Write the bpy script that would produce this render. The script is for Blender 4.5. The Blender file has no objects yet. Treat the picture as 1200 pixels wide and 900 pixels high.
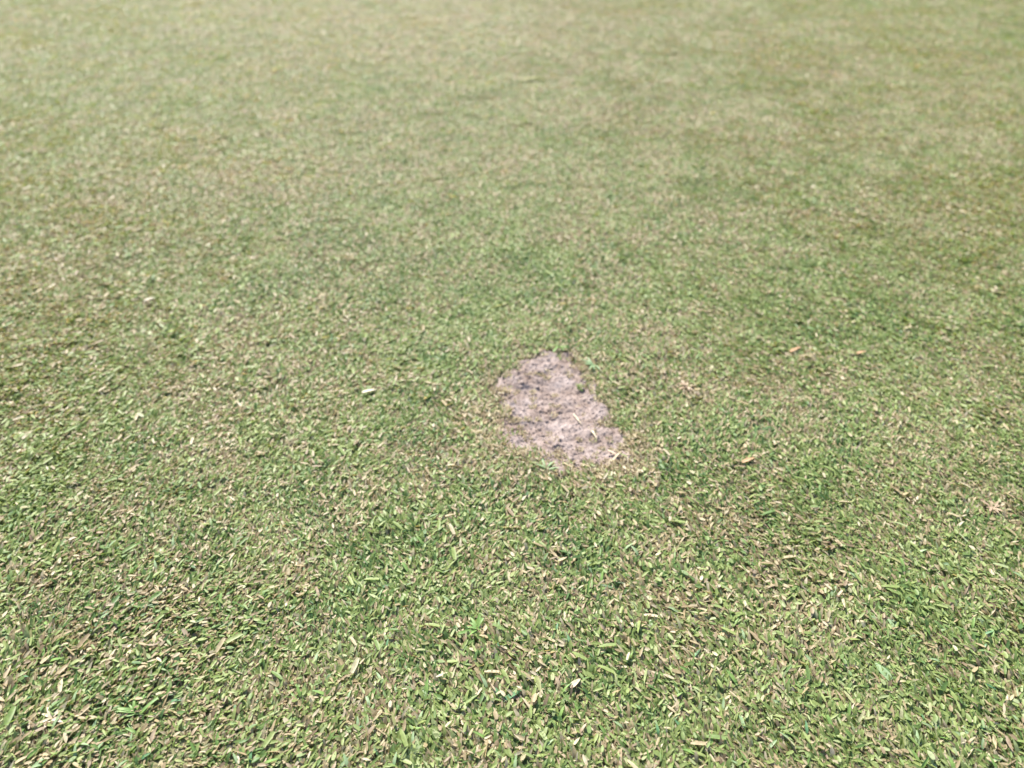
import bpy, bmesh, math, random
import numpy as np
from mathutils import Vector, Matrix

rnd = random.Random(11)
rng = np.random.default_rng(11)
scene = bpy.context.scene
C = scene.collection

# ------------------------------------------------------------------ camera
CAM_H, PITCH, FPX = 0.50, math.radians(36.0), 942.0      # FPX: focal length for a 1200 px wide picture
cam_d = bpy.data.cameras.new('camera'); cam = bpy.data.objects.new('camera', cam_d); C.objects.link(cam)
cam.location = (0, 0, CAM_H); cam.rotation_euler = (math.pi/2 - PITCH, 0, 0)
cam_d.sensor_width = 36.0; cam_d.lens = 36.0*FPX/1200.0
cam_d.clip_start = 0.01; cam_d.clip_end = 500
cam_d.dof.use_dof = True; cam_d.dof.focus_distance = 0.57; cam_d.dof.aperture_fstop = 5.4
scene.camera = cam

# ------------------------------------------------------------------ sky, sun, exposure
SUN_EL, SUN_AZ = math.radians(50), math.radians(-22)      # azimuth from +Y (away from the camera) towards +X
w = bpy.data.worlds.new('World'); scene.world = w; w.use_nodes = True
nt = w.node_tree; bg = nt.nodes['Background']
sky = nt.nodes.new('ShaderNodeTexSky'); sky.sky_type = 'NISHITA'; sky.sun_disc = False
sky.sun_elevation = SUN_EL; sky.sun_rotation = SUN_AZ
nt.links.new(sky.outputs[0], bg.inputs[0]); bg.inputs[1].default_value = 0.12
sd = bpy.data.lights.new('sun', 'SUN'); sd.energy = 5.0; sd.angle = math.radians(0.6); sd.color = (1.0, 0.94, 0.84)
sun = bpy.data.objects.new('sun', sd); C.objects.link(sun)
sdir = Vector((math.sin(SUN_AZ)*math.cos(SUN_EL), math.cos(SUN_AZ)*math.cos(SUN_EL), math.sin(SUN_EL)))
sun.rotation_euler = sdir.to_track_quat('Z', 'Y').to_euler(); sun.location = sdir*5
vs = scene.view_settings; vs.view_transform = 'Standard'; vs.look = 'None'; vs.gamma = 1.0
vs.use_curve_mapping = False; vs.exposure = 1.66
scene.render.engine = 'CYCLES'
cy = scene.cycles; cy.max_bounces = 4; cy.diffuse_bounces = 2; cy.glossy_bounces = 1; cy.transmission_bounces = 3; cy.transparent_max_bounces = 2
cy.caustics_reflective = False; cy.caustics_refractive = False

# ------------------------------------------------------------------ helpers
def ground(px, py):
    """point of the ground plane at a spot of the 1200x900 survey picture"""
    x = (px-600.0)/FPX; y = (450.0-py)/FPX
    d = Vector((x, math.cos(PITCH)+y*math.sin(PITCH), -math.sin(PITCH)+y*math.cos(PITCH)))
    t = CAM_H/-d.z
    return (d.x*t, d.y*t)

def vnoise(x, y, cell, seed):
    """smooth value noise, 0..1"""
    r = np.random.default_rng(seed); N = 256; tab = r.random((N, N))
    fx = np.asarray(x)/cell; fy = np.asarray(y)/cell
    ix = np.floor(fx).astype(int); iy = np.floor(fy).astype(int)
    u = fx-ix; v = fy-iy; u = u*u*(3-2*u); v = v*v*(3-2*v)
    a = tab[ix % N, iy % N]; b = tab[(ix+1) % N, iy % N]; c = tab[ix % N, (iy+1) % N]; d = tab[(ix+1) % N, (iy+1) % N]
    return (a*(1-u)+b*u)*(1-v)+(c*(1-u)+d*u)*v

def sdist(px, py, poly):
    """signed distance to a polygon, negative inside"""
    P = np.array(poly); Q = np.roll(P, -1, 0)
    px = np.asarray(px, float); py = np.asarray(py, float)
    best = np.full(px.shape, 1e9); ins = np.zeros(px.shape, bool)
    for (ax, ay), (bx, by) in zip(P, Q):
        ex, ey = bx-ax, by-ay
        t = np.clip(((px-ax)*ex+(py-ay)*ey)/(ex*ex+ey*ey), 0, 1)
        best = np.minimum(best, np.hypot(px-ax-t*ex, py-ay-t*ey))
        cond = (ay > py) != (by > py)
        with np.errstate(divide='ignore', invalid='ignore'):
            ins ^= cond & (px < (bx-ax)*(py-ay)/(by-ay)+ax)
    return np.where(ins, -best, best)

def mesh_obj(name, V, F, mat, parent=None, smooth=False):
    me = bpy.data.meshes.new(name); me.from_pydata([tuple(v) for v in V], [], F); me.update()
    if smooth: me.polygons.foreach_set('use_smooth', [True]*len(me.polygons))
    me.materials.append(mat)
    o = bpy.data.objects.new(name, me); C.objects.link(o)
    if parent: o.parent = parent
    return o

def tag(o, label=None, cat=None, group=None, kind=None):
    if label: o['label'] = label
    if cat: o['category'] = cat
    if group: o['group'] = group
    if kind: o['kind'] = kind
    return o

def new_mat(name):
    m = bpy.data.materials.new(name); m.use_nodes = True
    n = m.node_tree.nodes; n.clear()
    return m, n, m.node_tree.links

def math_node(n, l, op, a, b=None, c=None, clamp=False):
    nd = n.new('ShaderNodeMath'); nd.operation = op; nd.use_clamp = clamp
    for i, v in enumerate((a, b, c)):
        if v is None: continue
        if isinstance(v, (int, float)): nd.inputs[i].default_value = v
        else: l.new(v, nd.inputs[i])
    return nd.outputs[0]

def ramp(n, l, fac, stops):
    r = n.new('ShaderNodeValToRGB'); e = r.color_ramp.elements
    while len(e) < len(stops): e.new(0.5)
    for el, (p, col) in zip(e, stops): el.position = p; el.color = (*col, 1)
    l.new(fac, r.inputs[0]); return r.outputs[0]

def mix_col(n, l, fac, a, b, mode='MIX'):
    m = n.new('ShaderNodeMix'); m.data_type = 'RGBA'; m.blend_type = mode
    if isinstance(fac, (int, float)): m.inputs[0].default_value = fac
    else: l.new(fac, m.inputs[0])
    for i, v in ((6, a), (7, b)):
        if isinstance(v, tuple): m.inputs[i].default_value = (*v, 1)
        else: l.new(v, m.inputs[i])
    return m.outputs[2]

def leaf_shader(n, l, col, trans=0.3, rough=0.42, spec=0.5):
    p = n.new('ShaderNodeBsdfPrincipled'); l.new(col, p.inputs['Base Color'])
    p.inputs['Roughness'].default_value = rough; p.inputs['Specular IOR Level'].default_value = spec
    t = n.new('ShaderNodeBsdfTranslucent'); l.new(mix_col(n, l, 1.0, col, (1.15, 1.10, .62), 'MULTIPLY'), t.inputs[0])
    mx = n.new('ShaderNodeMixShader'); mx.inputs[0].default_value = trans
    l.new(p.outputs[0], mx.inputs[1]); l.new(t.outputs[0], mx.inputs[2])
    out = n.new('ShaderNodeOutputMaterial'); l.new(mx.outputs[0], out.inputs[0])

# ------------------------------------------------------------------ materials
GREENS = [(0.0, (0.048, 0.105, 0.040)), (0.22, (0.100, 0.172, 0.050)), (0.45, (0.165, 0.222, 0.066)),
          (0.68, (0.222, 0.270, 0.088)), (0.86, (0.250, 0.295, 0.130)), (1.0, (0.31, 0.35, 0.20))]
STRAWS = [(0.0, (0.20, 0.145, 0.095)), (0.25, (0.27, 0.210, 0.120)), (0.5, (0.33, 0.265, 0.150)),
          (0.75, (0.37, 0.310, 0.195)), (1.0, (0.44, 0.380, 0.270))]

def grass_material():
    m, n, l = new_mat('turf_blade')
    def attr(name, kind):
        a = n.new('ShaderNodeAttribute'); a.attribute_name = name; a.attribute_type = kind; return a.outputs['Fac']
    r1, r2 = attr('r1', 'GEOMETRY'), attr('r2', 'GEOMETRY')
    dry, tone, ir = attr('dry', 'INSTANCER'), attr('tone', 'INSTANCER'), attr('irnd', 'INSTANCER')
    p = math_node(n, l, 'FRACT', math_node(n, l, 'ADD', r1, ir))
    q = math_node(n, l, 'FRACT', math_node(n, l, 'ADD', r2, math_node(n, l, 'MULTIPLY', ir, 7.31)))
    dead = math_node(n, l, 'MULTIPLY', math_node(n, l, 'SUBTRACT', dry, p), 14.0, clamp=True)
    g = math_node(n, l, 'ADD', math_node(n, l, 'MULTIPLY', q, 0.62), math_node(n, l, 'MULTIPLY', tone, 0.38))
    col = mix_col(n, l, dead, ramp(n, l, g, GREENS), ramp(n, l, q, STRAWS))
    # fine veins / blotches along the blade
    tc = n.new('ShaderNodeTexCoord'); nz = n.new('ShaderNodeTexNoise')
    nz.inputs['Scale'].default_value = 420; nz.inputs['Detail'].default_value = 2
    l.new(tc.outputs['Object'], nz.inputs['Vector'])
    v = n.new('ShaderNodeMapRange'); v.inputs[1].default_value = .3; v.inputs[2].default_value = .7
    v.inputs[3].default_value = .78; v.inputs[4].default_value = 1.18; l.new(nz.outputs[0], v.inputs[0])
    hs = n.new('ShaderNodeHueSaturation'); l.new(v.outputs[0], hs.inputs['Value']); l.new(col, hs.inputs['Color'])
    leaf_shader(n, l, hs.outputs[0], trans=0.42, rough=0.5, spec=0.30)
    return m

def plain_leaf(name, dark, light):
    m, n, l = new_mat(name)
    tc = n.new('ShaderNodeTexCoord'); nz = n.new('ShaderNodeTexNoise')
    nz.inputs['Scale'].default_value = 300; nz.inputs['Detail'].default_value = 3
    l.new(tc.outputs['Object'], nz.inputs['Vector'])
    leaf_shader(n, l, ramp(n, l, nz.outputs[0], [(0.3, dark), (0.7, light)]), 0.28, 0.5, 0.28)
    return m

def soil_material():
    m, n, l = new_mat('thatch_soil')
    geo = n.new('ShaderNodeNewGeometry')
    n1 = n.new('ShaderNodeTexNoise'); n1.inputs['Scale'].default_value = 240; n1.inputs['Detail'].default_value = 6; n1.inputs['Roughness'].default_value = .7
    n2 = n.new('ShaderNodeTexNoise'); n2.inputs['Scale'].default_value = 14; n2.inputs['Detail'].default_value = 3
    for k in (n1, n2): l.new(geo.outputs['Position'], k.inputs['Vector'])
    c1 = ramp(n, l, n1.outputs[0], [(.3, (.045, .035, .022)), (.5, (.13, .10, .055)), (.7, (.27, .21, .12))])
    c2 = ramp(n, l, n1.outputs[0], [(.3, (.03, .05, .02)), (.5, (.08, .11, .04)), (.7, (.19, .2, .09))])
    col = mix_col(n, l, n2.outputs[0], c1, c2)
    p = n.new('ShaderNodeBsdfPrincipled'); l.new(col, p.inputs['Base Color']); p.inputs['Roughness'].default_value = .95
    b = n.new('ShaderNodeBump'); b.inputs['Strength'].default_value = .8; b.inputs['Distance'].default_value = .004
    l.new(n1.outputs[0], b.inputs['Height']); l.new(b.outputs[0], p.inputs['Normal'])
    o = n.new('ShaderNodeOutputMaterial'); l.new(p.outputs[0], o.inputs[0])
    return m

def sand_material(name, tint=1.0):
    m, n, l = new_mat(name)
    geo = n.new('ShaderNodeNewGeometry')
    def nz(scale, det, rough=.6):
        k = n.new('ShaderNodeTexNoise'); k.inputs['Scale'].default_value = scale; k.inputs['Detail'].default_value = det
        k.inputs['Roughness'].default_value = rough; l.new(geo.outputs['Position'], k.inputs['Vector']); return k.outputs[0]
    big, mid, fine = nz(38, 3), nz(170, 3), nz(900, 2)
    c = lambda r, g, b: (r*tint, g*tint, b*tint)
    base = ramp(n, l, big, [(.32, c(.152, .116, .098)), (.5, c(.183, .150, .138)), (.68, c(.218, .187, .179))])
    spk = ramp(n, l, mid, [(.30, (.72, .64, .56)), (.42, (.95, .92, .90)), (.72, (1.14, 1.12, 1.10))])
    col = mix_col(n, l, 1.0, base, spk, 'MULTIPLY')
    col = mix_col(n, l, 0.55, col, ramp(n, l, fine, [(.35, (.6, .56, .52)), (.65, (1.3, 1.27, 1.25))]), 'MULTIPLY')
    p = n.new('ShaderNodeBsdfPrincipled'); l.new(col, p.inputs['Base Color'])
    p.inputs['Roughness'].default_value = .9; p.inputs['Specular IOR Level'].default_value = .25
    b = n.new('ShaderNodeBump'); b.inputs['Strength'].default_value = .5; b.inputs['Distance'].default_value = .0012
    l.new(fine, b.inputs['Height']); l.new(b.outputs[0], p.inputs['Normal'])
    o = n.new('ShaderNodeOutputMaterial'); l.new(p.outputs[0], o.inputs[0])
    return m

M_GRASS = grass_material(); M_SOIL = soil_material()
M_SAND = sand_material('sandy_soil'); M_CLOD = sand_material('soil_crumb', .95)
M_STRAW = plain_leaf('pale_straw', (.33, .26, .17), (.50, .43, .31))
M_TAN = plain_leaf('tan_dead_leaf', (.24, .17, .11), (.38, .29, .20))
M_ORANGE = plain_leaf('orange_dead_leaf', (.33, .19, .10), (.44, .29, .17))
M_WHITE = plain_leaf('bleached_leaf', (.42, .36, .27), (.56, .50, .41))
M_SAGE = plain_leaf('sage_leaf', (.13, .21, .095), (.22, .29, .155))
M_TEAL = plain_leaf('teal_leaf', (.045, .12, .05), (.09, .19, .085))
M_BRIGHT = plain_leaf('bright_green_leaf', (.085, .17, .04), (.16, .25, .065))
M_YELLOW = plain_leaf('yellow_leaf', (.25, .27, .06), (.34, .35, .10))

# ------------------------------------------------------------------ the bare patch: outline on the ground
OUT = [(630, 417), (648, 409), (663, 417), (672, 438), (690, 455), (702, 480), (708, 500), (728, 517), (734, 532), (722, 545),
       (700, 549), (669, 543), (648, 546), (634, 530), (612, 527), (598, 526), (588, 503), (594, 482), (587, 464), (592, 444), (609, 426)]
POLY = [ground(*p) for p in OUT]
PX = [p[0] for p in POLY]; PY = [p[1] for p in POLY]
def patch_sd(x, y):
    d = sdist(x, y, POLY)
    return d + (vnoise(x, y, .011, 5)-.5)*.014 + (vnoise(x, y, .004, 6)-.5)*.006

# ------------------------------------------------------------------ ground: one sheet, fine where it dips
fx = np.arange(min(PX)-.06, max(PX)+.06, .004); fy = np.arange(min(PY)-.06, max(PY)+.06, .004)
gx = np.concatenate([[-60, -20, -6, -3, -1.5, -.7, -.3], fx, [.4, .8, 1.6, 3, 6, 20, 60]])
gy = np.concatenate([[-20, -5, -1.5, -.4, .1, .35], fy, [1.2, 1.6, 2.2, 3, 5, 9, 25, 120]])
GX, GY = np.meshgrid(gx, gy)
dip = np.clip(-patch_sd(GX, GY)/.02+.55, 0, 1)
V = np.stack([GX, GY, -.020*dip], -1).reshape(-1, 3)
nx, ny = len(gx), len(gy)
F = [(j*nx+i, j*nx+i+1, (j+1)*nx+i+1, (j+1)*nx+i) for j in range(ny-1) for i in range(nx-1)]
g = mesh_obj('ground', V, F, M_SOIL, smooth=True); tag(g, 'brown soil and thatch under the mown turf', None, None, 'structure')

# ------------------------------------------------------------------ the sand in the bare patch
def sand_height(x, y):
    d = patch_sd(x, y)
    h = -.0008 - .0036*np.clip(-d/.03, 0, 1)
    h = h + (vnoise(x, y, .022, 21)-.5)*.0045 + (vnoise(x, y, .009, 22)-.5)*.0022
    h = h + (vnoise(x, y, .0042, 23)-.5)*.0018 + (vnoise(x, y, .0021, 24)-.5)*.0020
    pit = vnoise(x, y, .0065, 25); h = h - .002*np.clip((pit-.96)/.04, 0, 1)      # small dark holes
    return h
step = .00125
sx = np.arange(min(PX)-.03, max(PX)+.03, step); sy = np.arange(min(PY)-.03, max(PY)+.03, step)
SX, SY = np.meshgrid(sx, sy); SD = patch_sd(SX, SY)
keep = SD < .010
H = sand_height(SX, SY) - np.clip(SD/.010, 0, 1)*.003
idx = np.full(SX.shape, -1); idx[keep] = np.arange(keep.sum())
V = np.stack([SX[keep], SY[keep], H[keep]], -1)
ok = keep[:-1, :-1] & keep[1:, :-1] & keep[:-1, 1:] & keep[1:, 1:]
F = np.stack([idx[:-1, :-1][ok], idx[:-1, 1:][ok], idx[1:, 1:][ok], idx[1:, :-1][ok]], -1).tolist()
sand = mesh_obj('bare_patch', V, F, M_SAND, smooth=True)
tag(sand, 'bare patch of pinkish grey sandy soil worn into the green turf', 'bare patch')

def z_at(x, y):
    d = float(patch_sd(np.array([x]), np.array([y]))[0])
    return float(sand_height(np.array([x]), np.array([y]))[0]) if d < 0 else 0.0

# loose grains, too many to count
def crumb(r, seed, sub=1):
    bm = bmesh.new(); bmesh.ops.create_icosphere(bm, subdivisions=sub, radius=1)
    rr = random.Random(seed)
    for v in bm.verts:
        k = rr.uniform(.68, 1.2); v.co = Vector((v.co.x*k*r*rr.uniform(.85, 1.15), v.co.y*k*r, v.co.z*k*r*.75))
    Vv = [v.co.copy() for v in bm.verts]; Ff = [[v.index for v in f.verts] for f in bm.faces]; bm.free(); return Vv, Ff
V, F = [], []
cnt = 0
while cnt < 2600:
    x = rnd.uniform(min(PX), max(PX)); y = rnd.uniform(min(PY), max(PY))
    if float(patch_sd(np.array([x]), np.array([y]))[0]) > .004: continue
    vv, ff = crumb(min(.0022, .0004*math.exp(rnd.gauss(.35, .5))), cnt, 1)
    z = z_at(x, y); b = len(V)
    V += [(v.x+x, v.y+y, v.z+z+.0002) for v in vv]; F += [[i+b for i in f] for f in ff]; cnt += 1
gr = mesh_obj('sand_grains', V, F, M_SAND, sand); tag(gr, kind='stuff')

# ------------------------------------------------------------------ turf blades
def blade(L, W, e0, e1, az, roll, root, cut, rows=4, fold=.25):
    """one grass blade: verts (3 per row), faces; curls from elevation e0 to e1"""
    prof = {4: [(.75, 1, 1, .95, .78), (.7, 1, .92, .62, .08)], 3: [(.75, 1, 1, .6), (.6, 1, .85, .12)]}[rows][0 if cut else 1]
    p = Vector(root); seg = L/rows; verts = []
    h = Vector((math.sin(az), math.cos(az), 0)); side0 = Vector((math.cos(az), -math.sin(az), 0))
    for i in range(rows+1):
        e = e0+(e1-e0)*i/rows
        t = h*math.cos(e)+Vector((0, 0, math.sin(e)))
        nrm = t.cross(side0)*-1
        a = roll*(.4+.6*i/rows); s = side0*math.cos(a)+nrm*math.sin(a); nn = nrm*math.cos(a)-side0*math.sin(a)
        wd = W*.5*prof[i]
        verts += [p-s*wd+nn*wd*fold, p.copy(), p+s*wd+nn*wd*fold]
        p = p+t*seg
    faces = []
    for i in range(rows):
        b = i*3
        faces += [(b, b+1, b+4, b+3), (b+1, b+2, b+5, b+4)]
    return verts, faces

def tuft_mesh(k, nb, lying):
    r = random.Random(1000+k); V, F, A, B = [], [], [], []
    base = r.random()
    for i in range(nb):
        rad = .0105*math.sqrt(r.random()); th = r.uniform(0, 2*math.pi)
        flat = r.random() < lying
        L = min(.0130, max(.0042, .0066*math.exp(r.gauss(0, .30))))
        W = min(.0032, max(.0012, .0020*math.exp(r.gauss(0, .26))))
        az = r.gauss(0, .65) if r.random() < .76 else r.uniform(-math.pi, math.pi)
        if flat:
            e0, e1, z = r.uniform(-.1, .25), r.uniform(-.3, .15), r.uniform(.0010, .0045); L *= .9
        else:
            e0, e1, z = r.uniform(.45, 1.15), r.uniform(-.30, .70), -.001
        v, f = blade(L, W, e0, e1, az, r.gauss(0, .40), (rad*math.cos(th), rad*math.sin(th), z), r.random() < .18, 3, r.uniform(0, .45))
        top = max(q.z for q in v)
        lim = r.uniform(.0042, .0066)
        if top > lim:
            s = lim/top
            for q in v: q.z *= s
        b = len(V); V += v; F += [tuple(j+b for j in q) for q in f]
        ra = (base+r.gauss(0, .22)) % 1 if not flat else r.random()*.55      # lying blades are dead more often
        rb = r.random(); A += [ra]*len(v); B += [rb]*len(v)
    me = bpy.data.meshes.new('turf_tuft'); me.from_pydata([tuple(v) for v in V], [], F)
    me.polygons.foreach_set('use_smooth', [True]*len(me.polygons))
    for nm, dat in (('r1', A), ('r2', B)):
        at = me.attributes.new(nm, 'FLOAT', 'POINT'); at.data.foreach_set('value', dat)
    me.materials.append(M_GRASS); me.update()
    return me

NVAR = 28
tufts = bpy.data.collections.new('turf_tufts')          # building blocks of the turf, not placed in the scene themselves
for k in range(NVAR):
    tufts.objects.link(bpy.data.objects.new('turf_tuft_%02d' % k, tuft_mesh(k, 25, .14)))

# where the tufts stand
DENS = 18000
y0, y1 = -.12, 3.4
def half(y): return .52+.62*y
cell = 1/math.sqrt(DENS)
cx_, cy_ = np.meshgrid(np.arange(-half(y1), half(y1), cell), np.arange(y0, y1, cell))
X = cx_.ravel()+rng.uniform(-.75, .75, cx_.size)*cell; Y = cy_.ravel()+rng.uniform(-.75, .75, cx_.size)*cell
k = (np.abs(X) < half(np.maximum(Y, 0))) & ((Y < 2.0) | (rng.random(len(X)) < .8)); X, Y = X[k], Y[k]
near = (X > min(PX)-.15) & (X < max(PX)+.15) & (Y > min(PY)-.15) & (Y < max(PY)+.15)
sd_ = np.full(len(X), .2); sd_[near] = patch_sd(X[near], Y[near])
thin = rng.random(len(X))
lit = np.zeros(len(X))
for (px, py, r_, a_) in [(613, 420, 20, .75), (635, 432, 18, .28), (606, 488, 20, .7), (704, 536, 26, .25), (612, 528, 24, .5), (655, 536, 26, .25), (596, 445, 14, .5), (690, 492, 16, .4)]:
    qx, qy = ground(px, py); rr_ = abs(ground(px+r_, py)[0]-qx); lit += a_*np.exp(-((X-qx)**2+((Y-qy)*.7)**2)/rr_**2)
k = (sd_ > .007) | (thin < .06+lit) | ((sd_ > -.020) & (thin < .75*np.clip((sd_+.020)/.027, 0, 1)**1.3)); X, Y, sd_ = X[k], Y[k], sd_[k]

# drier and greener areas of the turf (how much of the grass is dead)
def blobs(x, y, lst):
    s = np.zeros_like(x)
    for (px, py, rx, ry, a) in lst:
        cx, cy = ground(px, py); ex = abs(ground(px+rx, py)[0]-cx); ey = abs(ground(px, py-ry)[1]-ground(px, py+ry)[1])*.5
        s += a*np.exp(-(((x-cx)/ex)**2+((y-cy)/ey)**2))
    return s
DRY = [(400, 20, 260, 40, .13), (640, 30, 300, 60, .08), (300, 190, 200, 60, .10), (760, 130, 120, 60, .06), (250, 450, 170, 40, .12),
       (60, 330, 80, 60, .10), (960, 460, 70, 30, .14), (810, 440, 60, 25, .12), (640, 375, 60, 18, .10), (1150, 590, 80, 30, .10),
       (720, 700, 130, 50, .10), (900, 700, 90, 70, .08), (120, 690, 160, 80, .12), (300, 830, 200, 60, .10), (1000, 90, 200, 60, .08),
       (560, 500, 40, 45, .16), (600, 548, 60, 16, .20), (755, 525, 40, 22, .24), (700, 580, 90, 18, .10), (470, 560, 70, 30, .10), (800, 620, 80, 25, .10),
       (500, 270, 200, 40, -.06), (540, 400, 140, 70, -.13), (960, 330, 120, 50, -.11), (740, 350, 90, 30, -.08), (1010, 420, 60, 40, -.08),
       (620, 640, 150, 40, -.08), (1100, 800, 180, 110, -.12), (60, 600, 80, 50, -.08), (850, 590, 100, 30, -.10), (700, 440, 30, 25, -.12), (190, 40, 150, 60, -.08)]
dry = .41 + (vnoise(X, Y, .16, 31)-.5)*.15 + (vnoise(X, Y, .055, 32)-.5)*.26 + (vnoise(X, Y, .022, 33)-.5)*.34 + blobs(X, Y, DRY)
dry += .06*np.clip((Y-1.0)/1.2, 0, 1)  # more straw far off, painting in the brightness of the grazing view
rim = np.clip(1-sd_/.030, 0, 1); dry = np.clip(dry + .55*rim*np.clip(vnoise(X, Y, .03, 34)*1.6, .2, 1) + .5*(sd_ < -.003), .04, .97)
tone = np.clip(.5 + (vnoise(X, Y, .30, 41)-.5)*.25 + (vnoise(X, Y, .035, 42)-.5)*.9 + (rng.random(len(X))-.5)*.4
               + blobs(X, Y, [(1080, 780, 240, 160, .22), (120, 120, 220, 200, .20), (1100, 120, 300, 200, .32), (600, 60, 400, 120, .12), (1100, 420, 150, 120, .12), (620, 640, 150, 50, -.10), (150, 700, 250, 120, -.06), (960, 330, 120, 60, -.06), (600, 330, 250, 80, -.10)]), 0, 1)  # blobs over the far turf paint extra brightness into its greens
# lie of the grass: combed in from both sides, with swirls
az = -np.tanh(X*2.2)*1.05/(1+.9*np.maximum(Y-.7, 0)) + (vnoise(X, Y, .12, 51)-.5)*1.3 + (vnoise(X, Y, .03, 52)-.5)*1.3 + rng.normal(0, .3, len(X))
N = len(X)
rot = np.zeros((N, 3)); rot[:, 2] = -az; rot[:, 0] = rng.normal(0, .07, N); rot[:, 1] = rng.normal(0, .07, N)
scl = .86*np.clip(1.0 + (vnoise(X, Y, .05, 61)-.5)*.35 + rng.normal(0, .12, N), .6, 1.5) * (1-.42*rim) * np.where(Y > 2.0, 1.08, 1.0) * np.where(sd_ < -.004, .72, 1.0)
Z = .0004 + (vnoise(X, Y, .018, 62)-.5)*.0024 - .0032*np.clip(-sd_/.014+.2, 0, 1)

me = bpy.data.meshes.new('turf'); me.vertices.add(N)
me.vertices.foreach_set('co', np.stack([X, Y, Z], -1).astype(np.float32).ravel())
def put(name, data, typ='FLOAT'):
    a = me.attributes.new(name, typ, 'POINT')
    a.data.foreach_set('vector' if typ == 'FLOAT_VECTOR' else 'value', np.ascontiguousarray(data, dtype=np.int32 if typ == 'INT' else np.float32).ravel())
put('dry', dry); put('tone', tone); put('irnd', rng.random(N)); put('scl', scl); put('rot', rot, 'FLOAT_VECTOR'); put('pick', rng.integers(0, NVAR, N), 'INT')
me.materials.append(M_GRASS)
turf = bpy.data.objects.new('turf', me); C.objects.link(turf)
tag(turf, 'short mown turf of green and straw coloured grass blades', 'grass', None, 'stuff')

ng = bpy.data.node_groups.new('turf_scatter', 'GeometryNodeTree')
ng.interface.new_socket('Geometry', in_out='INPUT', socket_type='NodeSocketGeometry')
ng.interface.new_socket('Geometry', in_out='OUTPUT', socket_type='NodeSocketGeometry')
gi = ng.nodes.new('NodeGroupInput'); go = ng.nodes.new('NodeGroupOutput')
ci = ng.nodes.new('GeometryNodeCollectionInfo'); ci.inputs['Collection'].default_value = tufts
ci.inputs['Separate Children'].default_value = True; ci.inputs['Reset Children'].default_value = True
ip = ng.nodes.new('GeometryNodeInstanceOnPoints'); ip.inputs['Pick Instance'].default_value = True
def named(nm, typ):
    a = ng.nodes.new('GeometryNodeInputNamedAttribute'); a.data_type = typ; a.inputs['Name'].default_value = nm; return a.outputs['Attribute']
L_ = ng.links
L_.new(gi.outputs[0], ip.inputs['Points']); L_.new(ci.outputs[0], ip.inputs['Instance'])
L_.new(named('pick', 'INT'), ip.inputs['Instance Index']); L_.new(named('rot', 'FLOAT_VECTOR'), ip.inputs['Rotation'])
L_.new(named('scl', 'FLOAT'), ip.inputs['Scale']); L_.new(ip.outputs[0], go.inputs[0])
md = turf.modifiers.new('turf_scatter', 'NODES'); md.node_group = ng

# ------------------------------------------------------------------ single pieces one can point to
def strand(name, a, b, W, mat, label, cat, z=.004, arch=.15, cut=False, group=None, roll=.2):
    """a single blade or straw lying from picture spot a to picture spot b"""
    ax, ay = ground(*a); bx, by = ground(*b)
    L = math.hypot(bx-ax, by-ay); azm = math.atan2(bx-ax, by-ay)
    zz = z_at((ax+bx)/2, (ay+by)/2)+z
    v, f = blade(L, W, arch, -arch, azm, roll, (0, 0, 0), cut, 4, .3)
    lo = min(q.z for q in v)
    V = [Vector((q.x, q.y, q.z-lo)) for q in v]
    V2 = [q+Vector((0, 0, -.0004)) for q in V]; n = len(V)       # give it a thickness
    F = list(f)+[tuple(reversed([i+n for i in q])) for q in f]
    ring = [0, 3, 6, 9, 12, 13, 14, 11, 8, 5, 2, 1]
    for i in range(len(ring)):
        p, q = ring[i], ring[(i+1) % len(ring)]; F.append((p, p+n, q+n, q))
    o = mesh_obj(name, V+V2, F, mat, smooth=False); o.location = (ax, ay, zz)
    if label: tag(o, label, cat, group)
    return o

def cluster(name, spot, n, Lm, W, mat, label, cat, spread=2.2, az0=0, z=.002, e=(.2, .8), seed=0):
    """a rosette of blades from one root: one thing, each blade a part"""
    x, y = ground(*spot); r = random.Random(seed)
    root = bpy.data.objects.new(name, None); C.objects.link(root); root.empty_display_size = .01
    root.location = (x, y, z_at(x, y)+z); tag(root, label, cat)
    for i in range(n):
        a = az0+(i/(max(n-1, 1))-.5)*spread*2+r.gauss(0, .25)
        v, f = blade(Lm*r.uniform(.7, 1.2), W*r.uniform(.8, 1.2), r.uniform(*e), r.uniform(-.35, .1), a, r.gauss(0, .3), (r.gauss(0, .001), r.gauss(0, .001), 0), r.random() < .3, 4, .3)
        mesh_obj('blade', v, f, mat, root, True)
    bm = bmesh.new(); bmesh.ops.create_cone(bm, segments=8, radius1=.0013, radius2=.0008, depth=.006, cap_ends=True)
    sv = [q.co.copy() for q in bm.verts]; sf = [[q.index for q in p.verts] for p in bm.faces]; bm.free()
    st = mesh_obj('stem', sv, sf, mat, root, True); st.location = (0, 0, -.0022); st.rotation_euler = (.25, .15, 0)
    return root

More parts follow.
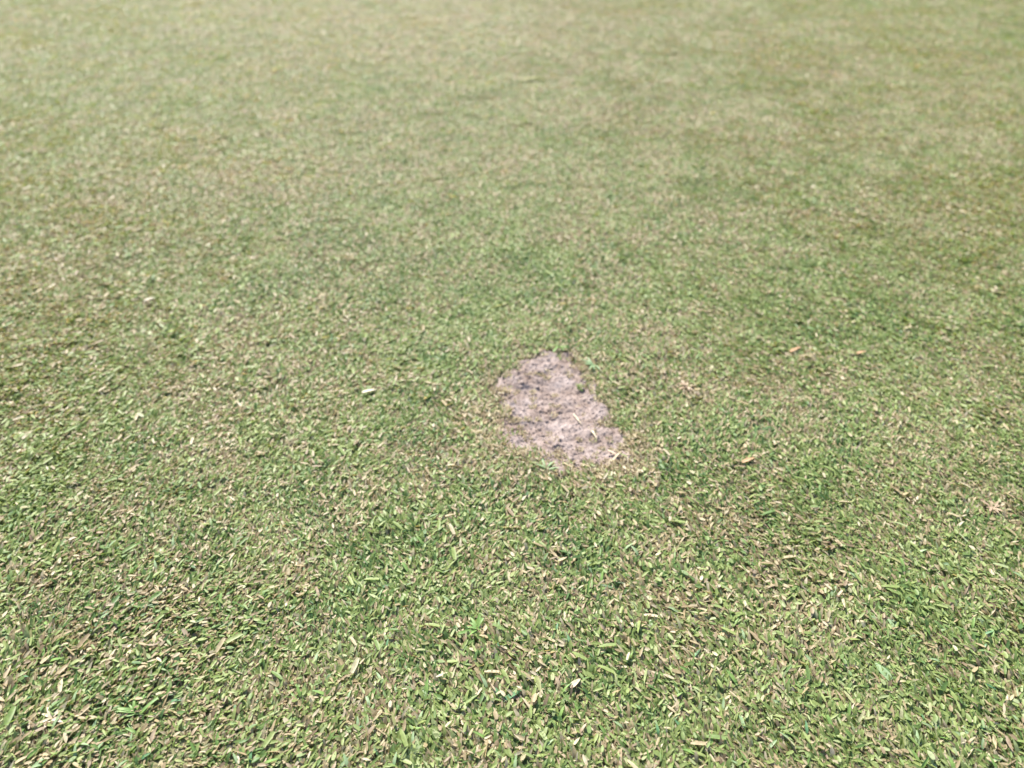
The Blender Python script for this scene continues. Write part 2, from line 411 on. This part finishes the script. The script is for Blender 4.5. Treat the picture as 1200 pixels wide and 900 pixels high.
# straws and crumbs on the sand
strand('straw', (672, 484), (682, 497), .0019, M_STRAW, 'pale straw lying across the middle of the bare sand', 'straw', .0012, .05)
strand('straw', (690, 498), (700, 513), .0028, M_STRAW, 'longer curved straw at the grassy edge of the sand', 'straw', .0015, .12)
strand('straw', (717, 541), (729, 529), .0022, M_STRAW, 'pale straw on the sandy tail end of the bare patch', 'straw', .002, .12)
strand('straw', (712, 528), (727, 537), .0026, M_TAN, 'tan straw on the sandy tail end of the bare patch', 'straw', .002, .12)
crumbs = [(643, 420, .0040), (627, 437, .0034), (660, 452, .0036), (612, 446, .0042), (600, 462, .0034), (622, 470, .0044), (640, 462, .0030), (655, 478, .0034), (604, 498, .0050),
          (632, 498, .0038), (666, 508, .0036), (688, 522, .0042), (650, 520, .0038), (672, 528, .0044), (612, 516, .0040), (700, 536, .0044), (655, 534, .0036), (690, 470, .0032), (684, 488, .0030), (640, 488, .0028)]
for i, (px, py, r_) in enumerate(crumbs):
    vv, ff = crumb(r_*.6, 500+i, 2); vv = [Vector((q.x, q.y, q.z*.5)) for q in vv]; x, y = ground(px, py)
    o = mesh_obj('soil_crumb', vv, ff, M_CLOD, smooth=False); o.location = (x, y, z_at(x, y)+r_*.05); o.rotation_euler.z = rnd.uniform(0, 6)
    tag(o, 'small rough crumb of sandy soil lying on the bare patch', 'soil crumb', 'soil crumbs on the bare patch')

# green tuft that leans over the edge of the sand
cluster('grass_sprig', (695, 430), 9, .014, .0024, M_SAGE, 'sage green sprig of blades leaning over the edge of the bare sand', 'grass sprig', 1.6, -1.9, .002, (.15, .6), 3)
cluster('grass_sprig', (655, 408), 7, .013, .0024, M_BRIGHT, 'bright green sprig at the narrow far rim of the bare sand', 'grass sprig', 1.5, 2.8, .002, (.15, .6), 4)
cluster('grass_sprig', (640, 552), 7, .012, .0022, M_SAGE, 'sage green sprig at the near rim of the bare sand', 'grass sprig', 1.3, .3, .002, (.15, .6), 5)
# single dead leaves
strand('dead_leaf', (925, 416), (938, 411), .0042, M_ORANGE, 'small orange dead leaf on green turf farther out than the bare patch', 'dead leaf', .0046)
strand('dead_leaf', (869, 546), (884, 541), .0040, M_ORANGE, 'small orange dead leaf on the turf level with the sandy tail', 'dead leaf', .0046)
strand('dead_leaf', (1003, 418), (1014, 416), .0038, M_ORANGE, 'small orange dead leaf beside a second one on the far turf', 'dead leaf', .0046)
strand('leaf_flake', (425, 464), (442, 461), .0042, M_WHITE, 'bleached flake of leaf on greener turf beside the bare patch', 'leaf flake', .0044)
strand('leaf_flake', (170, 356), (183, 353), .0042, M_WHITE, 'lone whitish flake of leaf on dry turf far from the sand', 'leaf flake', .0044)
strand('yellow_leaf', (612, 97), (640, 96), .0080, M_YELLOW, 'yellow green leaf lying on the blurred far turf', 'leaf', .006)
cluster('dead_grass_tuft', (803, 456), 9, .010, .0030, M_TAN, 'pinkish tan dead tuft on the turf across from the sand', 'dead tuft', 3, 0, .0028, (.2, .6), 6)
cluster('dead_grass_tuft', (60, 845), 7, .010, .0024, M_STRAW, 'star of pale straw blades in dark green turf', 'dead tuft', 2.6, .5, .0026, (.1, .4), 7)
cluster('dead_grass_tuft', (1160, 597), 9, .009, .0026, M_TAN, 'tan dead tuft on pale turf', 'dead tuft', 3, 0, .0032, (.1, .5), 8)
strand('broad_blade', (1042, 800), (1024, 780), .0058, M_SAGE, 'broad pale sage blade lying flat, widest on the turf', 'grass blade', .0030, .1)
strand('dead_leaf', (668, 810), (680, 800), .0042, M_STRAW, 'plump oval straw coloured leaf in the near turf', 'dead leaf', .0046, .1)
strand('broad_blade', (590, 824), (612, 812), .0036, M_TEAL, 'broad dark green blade next to the plump straw leaf', 'grass blade', .0030, .15)
cluster('grass_sprig', (160, 838), 8, .014, .0022, M_BRIGHT, 'bright green fan of blades beside the star of straw', 'grass sprig', 1.2, -.6, .0025, (.25, .7), 9)
cluster('grass_sprig', (560, 740), 7, .012, .0022, M_BRIGHT, 'bright green spiky sprig in near turf with tan blades round it', 'grass sprig', 1.4, -.9, .0025, (.25, .7), 10)

# the longest blades of the near turf, each a piece of its own growing from the ground
variants = []
for i in range(40):
    r = random.Random(4000+i)
    v, f = blade(r.uniform(.008, .0125), r.uniform(.0020, .0032), r.uniform(.25, .75), r.uniform(-.35, .15), 0, r.gauss(0, .5), (0, 0, 0), r.random() < .25, 4, r.uniform(.1, .45))
    me_ = bpy.data.meshes.new('grass_blade'); me_.from_pydata([tuple(q) for q in v], [], f)
    me_.polygons.foreach_set('use_smooth', [True]*len(me_.polygons))
    me_.materials.append([M_BRIGHT, M_SAGE, M_BRIGHT, M_TEAL, M_TAN, M_SAGE, M_BRIGHT, M_SAGE][i % 8]); variants.append(me_)
for i in range(300):
    px, py = rnd.uniform(-20, 1220), 905-280*rnd.random()**1.4
    x, y = ground(px, py)
    o = bpy.data.objects.new('grass_blade', variants[i % 40]); C.objects.link(o); o.parent = g
    o.location = (x, y, rnd.uniform(.0008, .0026))
    o.rotation_euler = (0, 0, math.tanh(x*2.2)*1.05+rnd.gauss(0, .8)); o.scale = [rnd.uniform(.68, .95)]*3
